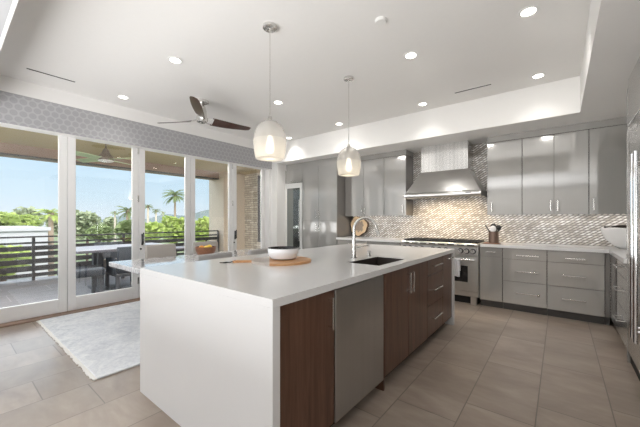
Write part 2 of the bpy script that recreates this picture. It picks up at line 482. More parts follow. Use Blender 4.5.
def tag(o, label=None, cat=None, group=None, kind=None):
    if label: o['label'] = label
    if cat: o['category'] = cat
    if group: o['group'] = group
    if kind: o['kind'] = kind
    return o
def thing(name, label, cat, loc, group=None):
    o = bpy.data.objects.new(name, None); COL.objects.link(o)
    o.location = loc; o.empty_display_size = .1
    return tag(o, label, cat, group)
def struct(name, mb, mat, label, cat, parent=None, **kw):
    o = mb.build(name, mat, parent, **kw)
    return tag(o, label, cat, None, 'structure')
def copy_tree(o, parent=None):
    c = o.copy(); COL.objects.link(c)
    if parent is not None: c.parent = parent
    for ch in list(o.children): copy_tree(ch, c)
    return c
def place(o, loc, rz=0, label=None):
    o.location = loc; o.rotation_euler = (0, 0, rz)
    if label: o['label'] = label
    return o
def ray(px, py):
    u = (px - 320) / 302.; c, s = math.cos(TH), math.sin(TH)
    return Vector((-s + u * c, c + u * s, (219.5 - py) / 302.))
def at(px, py, t): return Vector((0, 0, 1.27)) + ray(px, py) * t

# ------------------------------------------------------------------ the room shell
XL, XD, YB, XR, YN = -5.10, -5.25, 5.55, 1.15, -5.5     # wallpaper face, door plane, back wall, right wall, wall behind
ZC, ZS = 2.957, 2.527                                   # tray ceiling, soffit
struct('floor', MB().box(-5.30, 2.6, YN, YB + .1, -.12, 0), m_floor, 'taupe porcelain tile floor laid in staggered rows', 'floor')
c = MB()
c.box(XL, .185, .26, 4.67, ZC, ZC + .1)
struct('ceiling', c, m_white, 'white tray ceiling over the kitchen', 'ceiling')
c = MB(); c.box(XL, XR, 4.67, YB + .1, ZS, ZC + .1)
struct('trim_1', c, m_white, 'white boxed beam above the range wall', 'beam')
c = MB(); c.box(.185, 2.6, .26, 4.67, ZS, ZC + .1)
struct('trim_2', c, m_white, 'white lowered ceiling above the fridge side', 'beam')
c = MB(); c.box(XL, 2.6, YN, .26, ZS, ZC + .1)
struct('trim_3', c, m_soffit, 'lowered ceiling edge over the living room side, darkened to cut bounce light', 'beam')
struct('trim_11', MB().box(XL, .185, .2605, .28, ZS, ZC), m_white, 'white inner face of the ceiling tray on the living room side', 'trim')
struct('wall_back', MB().box(-5.3, XR + .1, YB, YB + .15, 0, ZS), m_mosaic, 'back wall covered in small beige and white mosaic tiles', 'wall')
struct('wall_right', MB().box(XR, XR + .12, 2.0, YB, 0, ZS), m_white, 'white wall behind the refrigerator side', 'wall')
w = MB().box(2.6, 2.72, YN, 2.0, 0, ZC).box(XR, 2.72, 1.9, 2.0, 0, ZS)
struct('wall_living', w, m_white, 'white living room wall behind the camera side', 'wall')
w = MB().box(-5.3, 2.72, YN - .15, YN, 0, ZC)
struct('wall_front', w, m_white, 'white living room wall behind the camera', 'wall')
w = MB()
w.box(-5.32, XL, YN, 4.67, 2.40, ZC + .1)                # header with wallpaper
w.box(-5.32, XL, YN, -1.60, 0, 2.40)
struct('wall_left', w, m_wallpaper, 'grey hexagon wallpaper band above the glass doors', 'wall')
struct('trim_4', MB().box(-5.32, -4.935, 4.67, YB, 0, ZS), m_white, 'white wall end beside the last glass door', 'trim')
struct('trim_5', MB().box(-5.32, -5.12, 4.60, 4.67, 0, 2.40), m_jamb, 'white door jamb beside the wall end', 'trim')
struct('trim_6', MB().box(-5.32, -5.12, -1.60, 4.60, 0, .018), m_brown, 'brown threshold strip under the glass doors', 'trim')

# glass doors: joints in Y at the stile pairs
JY = [-1.585, -.69, .195, 1.08, 1.972, 2.83, 3.739, 4.597]
def door(i, y0, y1, hw, hinge, handle):
    f = MB()
    sx0, sx1 = XD - .05, XD
    y0 += .003; y1 -= .003; st = .088
    f.box(sx0, sx1, y0, y0 + st, .02, 2.46, .004); f.box(sx0, sx1, y1 - st, y1, .02, 2.46, .004)
    f.box(sx0, sx1, y0 + st, y1 - st, .02, .20, .004); f.box(sx0, sx1, y0 + st, y1 - st, 2.405, 2.46, .004)
    o = struct('door_%d' % i, f, m_jamb, hw, 'door')
    MB().box(XD - .032, XD - .024, y0 + st, y1 - st, .20, 2.405).build('pane', m_glass, o)
    if hinge:
        for z in (.30, 1.60, 2.36):
            MB().box(XD - .002, XD + .012, y1 - .022, y1 + .0, z - .055, z + .055, .003).build('hinge', m_nickel, o)
    if handle:
        h = MB().box(XD - .002, XD + .010, y0 + .03, y0 + .062, .86, 1.04, .004).box(XD + .01, XD + .05, y0 + .04, y0 + .053, .935, .95).box(XD + .04, XD + .055, y0 + .037, y0 + .056, .88, 1.06, .005)
        h.build('handle', m_blackgl, o)
        MB().cyl((XD - .001, y0 + .02, .80), (XD + .015, y0 + .02, .80), .013).build('lock', m_blackgl, o)
    return o
dl = ['white framed glass door out of view past the dining side', 'white framed glass door beside the first one in view',
      'first white framed glass door, in front of the bare patio deck and railing', 'second white framed glass door, in front of the outdoor dining set',
      'third white framed glass door, with the tall palm behind it', 'fourth white framed glass door, with the taupe column behind it', 'last white framed glass door, in front of the stone wall']
for i in range(7):
    door(i + 1, JY[i], JY[i + 1], dl[i], i in (3, 5), i in (4, 6))

# ------------------------------------------------------------------ patio
struct('patio_floor', MB().box(-9.15, -5.32, -4, 7.2, -.2, -.03), m_deck, 'grey tile patio deck outside the glass doors', 'patio floor')
struct('patio_ceiling', MB().box(-9.2, -5.32, -6, 7.4, 2.83, 3.0), m_brown_ceil, 'tan stucco patio ceiling outside the glass doors', 'patio ceiling')
struct('patio_beam', MB().box(-9.25, -8.86, -6, 7.2, 2.60, 2.83), m_brown, 'brown beam along the patio roof edge', 'beam')
struct('patio_shade_track', MB().box(-8.86, -8.80, -6, 5.72, 2.585, 2.62), m_rail, 'dark shade track under the patio beam', 'trim')
struct('patio_column', MB().box(-9.46, -8.59, 5.76, 7.2, -.2, 2.83, .01), m_taupe, 'square taupe stucco column at the railing end', 'column')
w = MB().box(-8.59, -7.93, 6.6, 6.9, -.2, 2.83).box(-7.93, -6.6, 6.6, 6.9, -.2, .52).box(-6.6, -5.3, 6.6, 6.9, -.2, 2.83).box(-7.93, -6.6, 6.6, 6.9, 2.74, 2.83)
struct('patio_wall', w, m_stone, 'stacked tan stone wall at the patio end', 'wall')
struct('house_wall', MB().box(-5.32, -5.15, 5.55, 6.6, -.2, 2.83), m_taupe, 'taupe outer wall between kitchen and stone wall', 'wall')
w = MB().box(-7.93, -7.84, 6.62, 6.70, .52, 2.74).box(-6.70, -6.6, 6.62, 6.70, .52, 2.74).box(-7.84, -6.70, 6.62, 6.70, .52, .60).box(-7.84, -6.70, 6.62, 6.70, 2.66, 2.74)
win = struct('window_1', w, m_rail, 'dark framed window in the patio stone wall', 'window')
MB().box(-7.84, -6.70, 6.65, 6.66, .60, 2.66).build('pane', m_cabglass, win)
struct('sun_block_roof', MB().box(-9.3, 3.0, -6.5, 7.6, 3.06, 3.25), m_taupe, 'unseen flat roof slab added over the house to block the sun', 'roof')  # out of view, put in to keep the sun off patio and room

# railing
rl = thing('balcony_railing', 'dark bronze horizontal slat railing along the patio edge', 'railing', (-8.9, 1, 0))
for z0, z1, t in ((.88, .912, .05), (.745, .785, .03), (.605, .70, .02), (.475, .567, .02), (.315, .42, .02), (.16, .273, .02), (.035, .113, .02)):
    MB().box(-8.9 - t / 2, -8.9 + t / 2, -4, 5.76, z0, z1, .003).build('rail', m_rail, rl)
for y in (-3.85, -2.15, -.45, 1.25, 2.96, 4.6, 5.72):
    MB().box(-8.875, -8.825, y - .025, y + .025, -.03, .885, .003).build('post', m_rail, rl)

# patio fan
F = Vector((-7.0, 2.03, 2.83))
t = thing('patio_ceiling_fan', 'bronze outdoor ceiling fan with pale green blades under the patio ceiling', 'ceiling fan', F)
MB().cyl(F, F - Vector((0, 0, .05)), .06, .05).cyl(F - Vector((0, 0, .05)), F - Vector((0, 0, .2)), .014).build('downrod', m_fanbronze, t)
MB().lathe([(.02, -.16), (.05, -.20), (.075, -.27), (.13, -.33), (.145, -.36), (.13, -.40), (0, -.40)], F).build('motor', m_fanbronze, t)
MB().lathe([(0, -.435), (.08, -.43), (.125, -.415), (.13, -.40)], F).build('light_lens', m_plastic, t)
for k in range(4):
    a = math.radians(25 + 90 * k); ca, sa = math.cos(a), math.sin(a)
    b = MB()
    def pt(r, w, z): return (F.x + ca * r - sa * w, F.y + sa * r + ca * w, F.z + z)
    b.hexa([pt(.13, -.06, -.40), pt(.66, -.075, -.40), pt(.66, .075, -.36), pt(.13, .06, -.36)], [pt(.13, -.06, -.392), pt(.66, -.075, -.392), pt(.66, .075, -.352), pt(.13, .06, -.352)])
    b.build('blade', m_fangreen, t)

# patio table and seats
t = thing('patio_dining_table', 'grey rectangular outdoor dining table on slate trestle legs', 'table', (-6.62, 2.0, -.03))
MB().box(-7.15, -6.1, 1.38, 2.95, .71, .755, .006).build('tabletop', m_patiotop, t)
for y in (1.80, 2.7):
    for x in (-6.76, -6.5):
        MB().box(x - .04, x + .04, y - .04, y + .04, .02, .71).build('leg', m_patiogrey, t)
    MB().box(-7.05, -6.2, y - .05, y + .05, -.03, .02).build('foot_rail', m_patiogrey, t)
def patio_chair(label, rz, loc):
    t = thing('patio_chair', label, 'chair', (0, 0, 0), 'patio dining chairs')
    MB().box(-.26, .26, -.27, .27, .36, .46, .03).build('seat', m_tan, t)
    MB().box(.24, .30, -.27, .27, .36, .82, .015).build('backrest', m_slate, t)
    MB().box(-.2, .28, -.30, -.27, .34, .62, .01).build('armrest', m_slate, t)
    MB().box(-.2, .28, .27, .30, .34, .62, .01).build('armrest', m_slate, t)
    MB().box(-.27, .30, -.29, .29, .30, .36, .01).build('seat_frame', m_patiogrey, t)
    for x in (-.24, .27):
        for y in (-.265, .265): MB().box(x - .025, x + .025, y - .025, y + .025, 0, .32).build('leg', m_patiogrey, t)
    return place(t, loc, rz)
pc = patio_chair('slate woven patio chair with tan seat, back turned to the second glass door', 0, (-6.28, 2.18, -.03))
place(copy_tree(pc), (-7.30, 2.25, -.03), PI, 'slate woven patio chair on the railing side of the outdoor table')
t = thing('patio_stool', 'backless grey cushioned patio stool at the outdoor table', 'stool', (-6.25, 1.45, -.03))
MB().box(-6.52, -6.0, 1.2, 1.74, .33, .46, .03).build('cushion', m_slate, t)
for x in (-6.46, -6.06):
    for y in (1.25, 1.69): MB().box(x - .025, x + .025, y - .025, y + .025, -.03, .34).build('leg', m_patiogrey, t)
t = thing('patio_lounge_table', 'low outdoor table with a pale top near the railing', 'table', (-8.0, 4.0, -.03))
MB().box(-8.3, -7.7, 3.55, 4.35, .49, .53, .005).build('tabletop', m_patiotop, t)
for x in (-8.24, -7.76):
    for y in (3.61, 4.29): MB().box(x - .03, x + .03, y - .03, y + .03, -.03, .49).build('leg', m_patiogrey, t)
t = thing('patio_lounge_chair', 'dark low outdoor chair in front of the taupe column', 'chair', (-8.1, 4.8, -.03))
MB().box(-8.4, -7.9, 4.6, 5.05, .22, .34, .03).build('seat', m_patiogrey, t)
MB().box(-8.4, -7.9, 5.03, 5.10, .22, .62, .02).build('backrest', m_patiogrey, t)
for x in (-8.36, -7.94):
    for y in (4.64, 5.03): MB().box(x - .03, x + .03, y - .03, y + .03, -.03, .24).build('leg', m_patiogrey, t)

# ------------------------------------------------------------------ landscape beyond the railing
GZ = -3.2
struct('ground', MB().box(-260, -9.5, -160, 220, GZ - .2, GZ), m_grass, 'dry lawn beyond the balcony', 'ground')
t = thing('neighbour_building', 'low white flat-roofed building beyond the railing', 'building', (-23, -2, GZ))
MB().box(-26, -20, -9, 3.35, GZ, .72).build('wall', m_white_st, t)
MB().box(-26.1, -19.9, -9.1, 3.45, .72, .88).build('parapet', m_white_st, t)
hm = MB(); N = 40
pts = [(at(60 + (300 - 60) * i / N, 219.5, 190), 2.5 + 4.5 * math.exp(-((i - 27) / 8.) ** 2) + 1.2 * math.sin(i * .8)) for i in range(N + 1)]
prev = None
for p, h in pts:
    row = [hm.bm.verts.new((p.x, p.y, GZ)), hm.bm.verts.new((p.x - 18, p.y + 8, h)), hm.bm.verts.new((p.x - 50, p.y + 20, GZ))]
    if prev:
        for a in range(2): hm.bm.faces.new((prev[a], prev[a + 1], row[a + 1], row[a]))
    prev = row
struct('hills', hm, m_hill, 'hazy low hill on the horizon', 'hill')

def tree(name, label, cat, p, top, rx, rz, mat, n, leaf, trunk=True, tm=None, group='trees beyond the railing'):
    """p = ground point, crown ellipsoid of radius rx, rz whose top is at height top"""
    t = thing(name, label, cat, (p.x, p.y, GZ), group)
    cz = top - rz; b = MB()
    lobes = [(random.uniform(-.45, .45) * rx, random.uniform(-.45, .45) * rx, random.uniform(-.4, .35) * rz, random.uniform(.45, .68)) for _ in range(7)] + [(0, 0, 0, .7)]
    for i in range(n):
        lx, ly, lz, ls = random.choice(lobes)
        d = Vector((random.gauss(0, 1), random.gauss(0, 1), random.gauss(0, 1))).normalized() * random.uniform(.75, 1.02) * ls
        q = Vector((p.x + lx + d.x * rx, p.y + ly + d.y * rx, cz + lz + d.z * rz))
        if q.z > top: q.z = top - random.random() * .1 * rz
        R = Matrix.Rotation(random.uniform(0, 2 * PI), 3, 'Z') @ Matrix.Rotation(random.uniform(-1.2, 1.2), 3, 'X') @ Matrix.Rotation(random.uniform(0, 6), 3, 'Z')
        s = leaf * random.uniform(.6, 1.3)
        b.bm.faces.new([b.bm.verts.new(q + R @ Vector(v) * s) for v in ((-.5, 0, 0), (-.1, -.32, .06), (.5, 0, 0), (-.1, .32, .06))])
    b.build('foliage', mat, t, fix=False)
    tr = MB(); h = cz - GZ
    tr.tube([(p.x, p.y, GZ), (p.x + .1, p.y, GZ + h * .5), (p.x, p.y + .1, cz)], [max(.12, rx * .07)] * 2 + [rx * .04], 8)
    for k in range(4):
        a = k * 1.6; tr.tube([(p.x, p.y, GZ + h * .7), (p.x + math.cos(a) * rx * .5, p.y + math.sin(a) * rx * .5, cz + rz * .2)], [rx * .04, rx * .015], 6)
    tr.build('trunk', tm or m_bark, t)
    return t
def T(px, ytop, ybot, wpx, t, *a, **k):
    p = at(px, 219.5, t); top = at(px, ytop, t).z; rx = wpx / 2 * t / 302.; rz = max(.3, (ybot - ytop) / 2 * t / 302.)
    return p, top, rx, rz
def tr(name, label, cat, px, yt, yb, w, t, mat, n, leaf, **k):
    p, top, rx, rz = T(px, yt, yb, w, t)
    return tree(name, label, cat, p, top, rx, rz, mat, n, leaf, **k)
trees = [
 ('lime_tree', 'lime green bushy tree above the white building, at the edge of the picture', -14, 206, 236, 50, 32, m_lime, 1500, .75),
 ('lime_tree', 'lime green bushy tree above the white building, beside the bare-trunked palm', 20, 212, 236, 34, 46, m_lime, 1500, .75),
 ('sage_tree', 'grey-green rounded tree standing behind the lime trees', 29, 204, 232, 22, 60, m_sage, 900, 1.2),
 ('sage_tree', 'grey-green tree low beside the stout fan palm', 62, 211, 238, 24, 40, m_sage, 900, .8),
 ('sage_tree', 'pale sage tree with the highest crown behind the outdoor table', 87, 209, 240, 34, 30, m_sage, 1500, .6),
 ('green_bush', 'dark green bush in front of the pale sage tree', 98, 224, 242, 26, 24, m_green, 900, .45),
 ('green_tree', 'hazy green tree far behind the thin palm', 110, 215, 236, 16, 70, m_sage, 700, 1.3),
 ('green_bush', 'green bush under the feathery palm by the second door', 126, 219, 242, 24, 22, m_green, 1000, .5),
 ('lime_bush', 'lime green bush under the pair of tall thin palms', 150, 222, 244, 26, 27, m_lime, 1200, .6),
 ('lime_bush', 'large lime green bush under the tall date palm', 176, 213, 244, 28, 33, m_lime, 1600, .6),
 ('lime_bush', 'lime green bush beside the taupe column', 206, 212, 244, 28, 42, m_lime, 1600, .6),
 ('lime_hedge_bush', 'low lime green bush seen through the railing slats', 2, 244, 282, 44, 12.5, m_lime, 1000, .3),
]
for a in trees:
    tr(a[0], a[1], 'tree' if 'tree' in a[0] else 'bush', *a[2:])

def palm(label, px, ycrown, wpx, t, lean=0, style='feather', trunk_r=.16, mat=None, tm=None, n=26):
    p = at(px, 219.5, t); z = at(px, ycrown, t).z; L = wpx / 2 * t / 302.
    o = thing('palm_tree', label, 'palm tree', (p.x, p.y, GZ), 'palm trees beyond the railing')
    MB().tube([(p.x + lean, p.y, GZ), (p.x + lean * .4, p.y, (GZ + z) / 2), (p.x, p.y, z)], [trunk_r * 1.15, trunk_r, trunk_r * .8], 10).build('trunk', tm or m_trunk, o)
    MB().sphere((p.x, p.y, z), trunk_r * 1.1, (1, 1, 1.5), 10).build('crown_shaft', m_trunk, o)
    b = MB()
    for i in range(n):
        az = i * 2.399963; el = random.uniform(-.25, 1.3)
        l = L * random.uniform(.85, 1.1); d = Vector((math.cos(az), math.sin(az), 0)); side = Vector((-d.y, d.x, 0))
        pos = Vector((p.x, p.y, z)); ang = el; seg = 9; last = None
        for k in range(seg + 1):
            w = L * (.13 if style == 'feather' else .10 + .02 * k) * math.sin(PI * min(1, (k + .7) / (seg + 1))) + L * .01
            up = Vector((0, 0, 1))
            dr = (d * math.cos(ang) + up * math.sin(ang))
            if style == 'feather':
                for sg in (-1, 1):
                    tip = pos + side * sg * w * 1.25 + dr * w * .6 - up * w * .5
                    b.bm.faces.new([b.bm.verts.new(v) for v in (pos - dr * l * .03, pos + dr * l * .035, tip)])
                    tip = pos + dr * l * .055 + side * sg * w * 1.2 + dr * w * .6 - up * w * .55
                    b.bm.faces.new([b.bm.verts.new(v) for v in (pos + dr * l * .03, pos + dr * l * .085, tip)])
            elif k >= seg - 3:
                for sg in range(-3, 4):
                    tip = pos + side * sg * L * .09 + dr * L * .26 - up * abs(sg) * L * .02
                    b.bm.faces.new([b.bm.verts.new(v) for v in (pos, pos + side * sg * L * .04 + dr * L * .12 + side * L * .02, tip)])
            q = pos + dr * l / seg
            b.bm.faces.new([b.bm.verts.new(v) for v in (pos - side * L * .012, pos + side * L * .012, q)])
            pos = q; ang -= (1.15 + el * .35) / seg
    b.build('crown', mat or m_palm, o, fix=False)
palm('stout fan palm with a bare tan trunk in front of the white building', 51, 215, 30, 17, trunk_r=.14, n=34, mat=m_lime)
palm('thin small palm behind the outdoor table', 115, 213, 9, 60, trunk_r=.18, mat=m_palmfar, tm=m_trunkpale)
palm('feathery palm crown cut by the second door stile', 128, 212, 26, 30, trunk_r=.2)
palm('taller of the pair of thin palms behind the third door', 148, 207, 12, 60, trunk_r=.22, mat=m_palm, tm=m_trunkpale)
palm('shorter of the pair of thin palms behind the third door', 156, 211, 10, 75, trunk_r=.22, mat=m_palm, tm=m_trunkpale)
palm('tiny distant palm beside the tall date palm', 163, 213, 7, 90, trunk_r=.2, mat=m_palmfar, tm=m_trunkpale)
palm('tall date palm with a wide arching crown behind the third door', 175, 196, 26, 36, trunk_r=.13, n=34)

# ------------------------------------------------------------------ pulls
def pull_v(x, y, z0, z1, face, parent, r=.006, out=.032):
    """bar pull on a vertical line; face 'x' (door faces +X), 'y' (door faces -Y) or '-x'"""
    b = MB(); d = {'x': (1, 0), 'y': (0, -1), '-x': (-1, 0)}[face]
    ox, oy = x + d[0] * out, y + d[1] * out
    b.box(ox - r, ox + r, oy - r, oy + r, z0, z1, .002)
    for z in (z0 + .015, z1 - .015): b.cyl((x - d[0] * .001, y - d[1] * .001, z), (ox, oy, z), .005, n=8)
    return b.build('handle', m_nickel, parent)
def pull_h(a0, a1, other, z, face, parent, r=.006, out=.032):
    b = MB()
    if face == 'x':
        b.box(other + out - r, other + out + r, a0, a1, z - r, z + r, .002)
        for y in (a0 + .015, a1 - .015): b.cyl((other, y, z), (other + out, y, z), .005, n=8)
    elif face == '-x':
        b.box(other - out - r, other - out + r, a0, a1, z - r, z + r, .002)
        for y in (a0 + .015, a1 - .015): b.cyl((other, y, z), (other - out, y, z), .005, n=8)
    else:
        b.box(a0, a1, other - out - r, other - out + r, z - r, z + r, .002)
        for x in (a0 + .015, a1 - .015): b.cyl((x, other, z), (x, other - out, z), .005, n=8)
    return b.build('handle', m_nickel, parent)
G = .003

# ------------------------------------------------------------------ island
IX0, IX1, IY0, IY1, H = -2.43, -1.0, .92, 3.88, .914
t = thing('island_worktop', 'white quartz island worktop with waterfall ends', 'worktop', (-1.715, 2.36, 0))
b = MB()
sx0, sx1, sy0, sy1 = -1.385, -1.09, 2.105, 2.62
for q in ((IX0, sx0, IY0, IY1), (sx1, IX1, IY0, IY1), (sx0, sx1, IY0, sy0), (sx0, sx1, sy1, IY1)):
    b.box(q[0], q[1], q[2], q[3], .874, H)
bmesh.ops.remove_doubles(b.bm, verts=b.bm.verts, dist=1e-5)
b.build('top_slab', m_quartz, t)
MB().box(IX0, IX1, IY0, IY0 + .045, 0, .8735).build('waterfall_end', m_quartz, t)
MB().box(IX0, IX1, IY1 - .045, IY1, 0, .8735).build('waterfall_end', m_quartz, t)
MB().box(IX0, IX0 + .03, IY0 + .046, IY1 - .046, 0, .8735).build('back_panel', m_quartz, t)

t = thing('undermount_sink', 'dark undermount sink cut into the island worktop', 'sink', (-1.24, 2.36, .7))
b = MB()
b.box(sx0 + .001, sx0 + .011, sy0 + .001, sy1 - .001, .68, .911).box(sx1 - .011, sx1 - .001, sy0 + .001, sy1 - .001, .68, .911)
b.box(sx0 + .011, sx1 - .011, sy0 + .001, sy0 + .011, .68, .911).box(sx0 + .011, sx1 - .011, sy1 - .011, sy1 - .001, .68, .911).box(sx0 + .011, sx1 - .011, sy0 + .011, sy1 - .011, .68, .69)
b.build('basin', simple('dark_granite_sink', (.040, .030, .026), .5), t)
MB().cyl((-1.24, 2.36, .69), (-1.24, 2.36, .694), .04).build('drain', m_chrome, t)

def cab_x(name, label, y0, y1, doors=(), drawers=(), mat=None, xf=-1.02, xb=-1.62, group=None, ztop=.8735):
    """island unit with fronts facing +X; doors: (y0,y1,handle_y,(hz0,hz1)); drawers: (z0,z1,hy0,hy1,hz)"""
    mat = mat or m_walnut
    t = thing(name, label, 'cabinet', (-1.32, (y0 + y1) / 2, 0), group)
    MB().box(xb, xf - .021, y0 + .001, y1 - .001, .095, ztop).build('carcass', m_walnut, t)
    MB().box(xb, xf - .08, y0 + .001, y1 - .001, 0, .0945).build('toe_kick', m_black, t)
    for d in doors:
        o = MB().box(xf - .02, xf, d[0] + G, d[1] - G, .098, .866, .0015).build('door', mat, t)
        pull_v(xf, d[2], d[3][0], d[3][1], 'x', o)
    for d in drawers:
        o = MB().box(xf - .02, xf, y0 + G, y1 - G, d[0] + G, d[1] - G, .0015).build('drawer', mat, t)
        pull_h(d[2], d[3], xf, d[4], 'x', o)
    return t
cab_x('island_cabinet', 'walnut one-door island cabinet between white waterfall end and dishwasher', .966, 1.418, doors=[(.966, 1.418, 1.36, (.655, .835))], group='walnut island cabinets')
cab_x('island_cabinet', 'walnut two-door island cabinet under the sink', 2.06, 2.972, doors=[(2.06, 2.51, 2.475, (.645, .82)), (2.51, 2.972, 2.545, (.645, .82))], group='walnut island cabinets', ztop=.66)
cab_x('island_cabinet', 'walnut three-drawer island cabinet', 2.974, 3.476, drawers=[(.71, .868, 3.09, 3.36, .80), (.41, .71, 3.09, 3.36, .555), (.098, .41, 3.09, 3.36, .27)], group='walnut island cabinets')
cab_x('island_cabinet', 'narrow walnut pull-out island cabinet with one top bar, nearest the range', 3.478, 3.833, drawers=[(.098, .868, 3.56, 3.77, .825)], group='walnut island cabinets')
t = thing('island_end_panel', 'thin walnut upright panel between dishwasher and sink cabinet', 'panel', (-1.3, 2.05, 0))
MB().box(-1.62, -1.022, 2.042, 2.058, 0, .8735).build('board', m_walnut, t)
t = thing('dishwasher', 'stainless dishwasher with a plain front in the island', 'dishwasher', (-1.32, 1.73, 0))
MB().box(-1.60, -1.05, 1.428, 2.036, .095, .86).build('body', m_black, t)
MB().box(-1.048, -1.018, 1.428, 2.036, .085, .862, .004).build('door', m_dw, t)
MB().box(-1.60, -1.10, 1.428, 2.036, 0, .094).build('toe_kick', m_black, t)

# faucet
fx, fy = -1.472, 2.351
t = thing('faucet', 'tall gooseneck faucet behind the island sink', 'faucet', (fx, fy, H))
MB().cyl((fx, fy, H), (fx, fy, H + .01), .03).cyl((fx, fy, H + .01), (fx, fy, H + .17), .021, .019).build('base', m_nickel, t)
pts = [(fx, fy, H + .17), (fx, fy, H + .27)]
R = .10; dv = Vector((.80, .60, 0)).normalized()
for k in range(1, 14):
    a = PI - (PI * 1.0) * k / 13 * .93
    pts.append((fx + dv.x * (R + R * math.cos(a)), fy + dv.y * (R + R * math.cos(a)), H + .27 + R * math.sin(a)))
MB().tube(pts, .013, 12).build('spout', m_nickel, t)
e0 = Vector(pts[-1]); e1 = e0 + (Vector(pts[-1]) - Vector(pts[-2])).normalized() * .085
MB().cyl(e0, e1, .017, .015).build('spray_head', m_nickel, t)
MB().cyl((fx, fy, H + .10), (fx + .03, fy + .035, H + .105), .014).cyl((fx + .03, fy + .035, H + .105), (fx + .10, fy + .085, H + .125), .010, .008).build('lever', m_nickel, t)
t = thing('soap_dispenser', 'small steel air switch button beside the faucet', 'dispenser', (-1.44, 2.57, H))
MB().cyl((-1.44, 2.57, H), (-1.44, 2.57, H + .01), .022).cyl((-1.44, 2.57, H + .01), (-1.44, 2.57, H + .045), .016).build('body', m_nickel, t)
MB().cyl((-1.44, 2.57, H + .045), (-1.44, 2.57, H + .055), .018).build('button', m_chrome, t)

# serving board and bowl
bc = Vector((-1.845, 1.80, H))
t = thing('serving_board', 'round serving board, half pale and half wood, under the white bowl', 'serving board', bc)
def half(a0, a1, z0, z1, r=.25):
    return [(bc.x + r * math.cos(a0 + (a1 - a0) * i / 24), bc.y + r * math.sin(a0 + (a1 - a0) * i / 24)) for i in range(25)]
hd = math.atan2(-.30, -.27)
ca, cb, da = hd - 1.15, hd + 1.15, 2.3
MB().prism(half(ca, ca + da, 0, 0), 'z', H, H + .018).build('pale_half', m_boardmarble, t)
MB().prism(half(cb, cb + 2 * PI - da, 0, 0), 'z', H, H + .018).build('wood_half', m_boardwood, t)
hv = Vector((math.cos(hd), math.sin(hd))); hn = Vector((-hv.y, hv.x)); c2 = Vector((bc.x, bc.y))
hp = []
for r_, w_ in ((.24, .04), (.26, .026), (.33, .022), (.385, .024), (.40, .012)): hp.append(c2 + hv * r_ + hn * w_)
for r_, w_ in ((.40, .012), (.385, .024), (.33, .022), (.26, .026), (.24, .04)): hp.append(c2 + hv * r_ - hn * w_)
MB().prism([tuple(p) for p in hp], 'z', H + .001, H + .017).build('handle', m_boardwood, t)
cp = [c2 + hv * .38, c2 + hv * .42 + hn * .012, c2 + hv * .46 + hn * .03, c2 + hv * .50 + hn * .015, c2 + hv * .46 - hn * .012, c2 + hv * .42 - hn * .01, c2 + hv * .38]
MB().tube([(p.x, p.y, H + (.019 if i in (0, 6) else .004)) for i, p in enumerate(cp)], .004, 6).build('cord', m_iron, t)
t = thing('serving_bowl', 'white bowl with black rim on the round serving board', 'bowl', (bc.x, bc.y + .02, H + .018))
bx = (bc.x, bc.y + .02, H + .0185)
MB().lathe([(0, 0), (.07, 0), (.108, .012), (.128, .045), (.132, .075), (.130, .095)], bx).build('shell', m_enamel, t)
MB().lathe([(.130, .095), (.133, .098), (.128, .099), (.124, .09), (.115, .04), (.09, .015), (0, .008)], bx).build('rim', m_blackgl, t)

# ------------------------------------------------------------------ back wall cabinets
YF = 4.93
def cab_y(name, label, x0, x1, doors=(), drawers=(), yb=YB - .005, z0=.10, z1=.8735, yf=YF, toe=True, cat='cabinet', group=None, ends=()):
    t = thing(name, label, cat, ((x0 + x1) / 2, (yf + yb) / 2, 0 if toe else z0), group)
    MB().box(x0 + .001, x1 - .001, yf + .021, yb, z0, z1).build('carcass', m_carc, t)
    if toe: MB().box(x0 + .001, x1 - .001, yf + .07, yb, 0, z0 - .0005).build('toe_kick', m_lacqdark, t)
    for d in doors:
        o = MB().box(d[0] + G, d[1] - G, yf, yf + .02, d[2], d[3], .0012).build('door', m_lacq, t)
        if d[4] is not None: pull_v(d[4], yf, d[5], d[6], 'y', o, r=.007)
    for d in drawers:
        o = MB().box(d[0] + G, d[1] - G, yf, yf + .02, d[2] + G, d[3] - G, .0012).build('drawer', m_lacq, t)
        if d[4] is not None: pull_h(d[4], d[5], yf, d[6], 'y', o)
    return t
RX0, RX1 = -2.115, -.93
cab_y('base_cabinet', 'narrow grey base cabinet right beside the range', -.926, -.636, doors=[(-.926, -.636, .103, .735, None, 0, 0)], drawers=[(-.926, -.636, .735, .872, -.84, -.71, .805)], group='grey base cabinets')
cab_y('base_cabinet', 'grey three-drawer base cabinet below the utensil crock side', -.634, -.134, drawers=[(-.634, -.134, .72, .872, -.47, -.22, .78), (-.634, -.134, .415, .72, -.47, -.22, .56), (-.634, -.134, .103, .415, -.47, -.22, .265)], group='grey base cabinets')
cab_y('base_cabinet', 'grey three-drawer base cabinet nearest the corner', -.132, .42, drawers=[(-.132, .42, .72, .872, .05, .25, .78), (-.132, .42, .415, .72, .02, .25, .56), (-.132, .42, .103, .415, .02, .25, .265)], group='grey base cabinets')
cab_y('corner_cabinet', 'blank grey corner base cabinet', .422, .47, yb=YB - .005)
# left run
cab_y('base_cabinet', 'grey base cabinet left of the range behind the island, beside the range', -2.79, -2.135, doors=[(-2.79, -2.46, .103, .866, -2.50, .65, .82), (-2.46, -2.135, .103, .866, -2.42, .65, .82)], group='grey base cabinets')
cab_y('base_cabinet', 'grey base cabinet beside the tall pantry, below the log slice', -3.485, -2.792, doors=[(-3.485, -3.14, .103, .866, -3.18, .65, .82), (-3.14, -2.792, .103, .866, -3.10, .65, .82)], group='grey base cabinets')

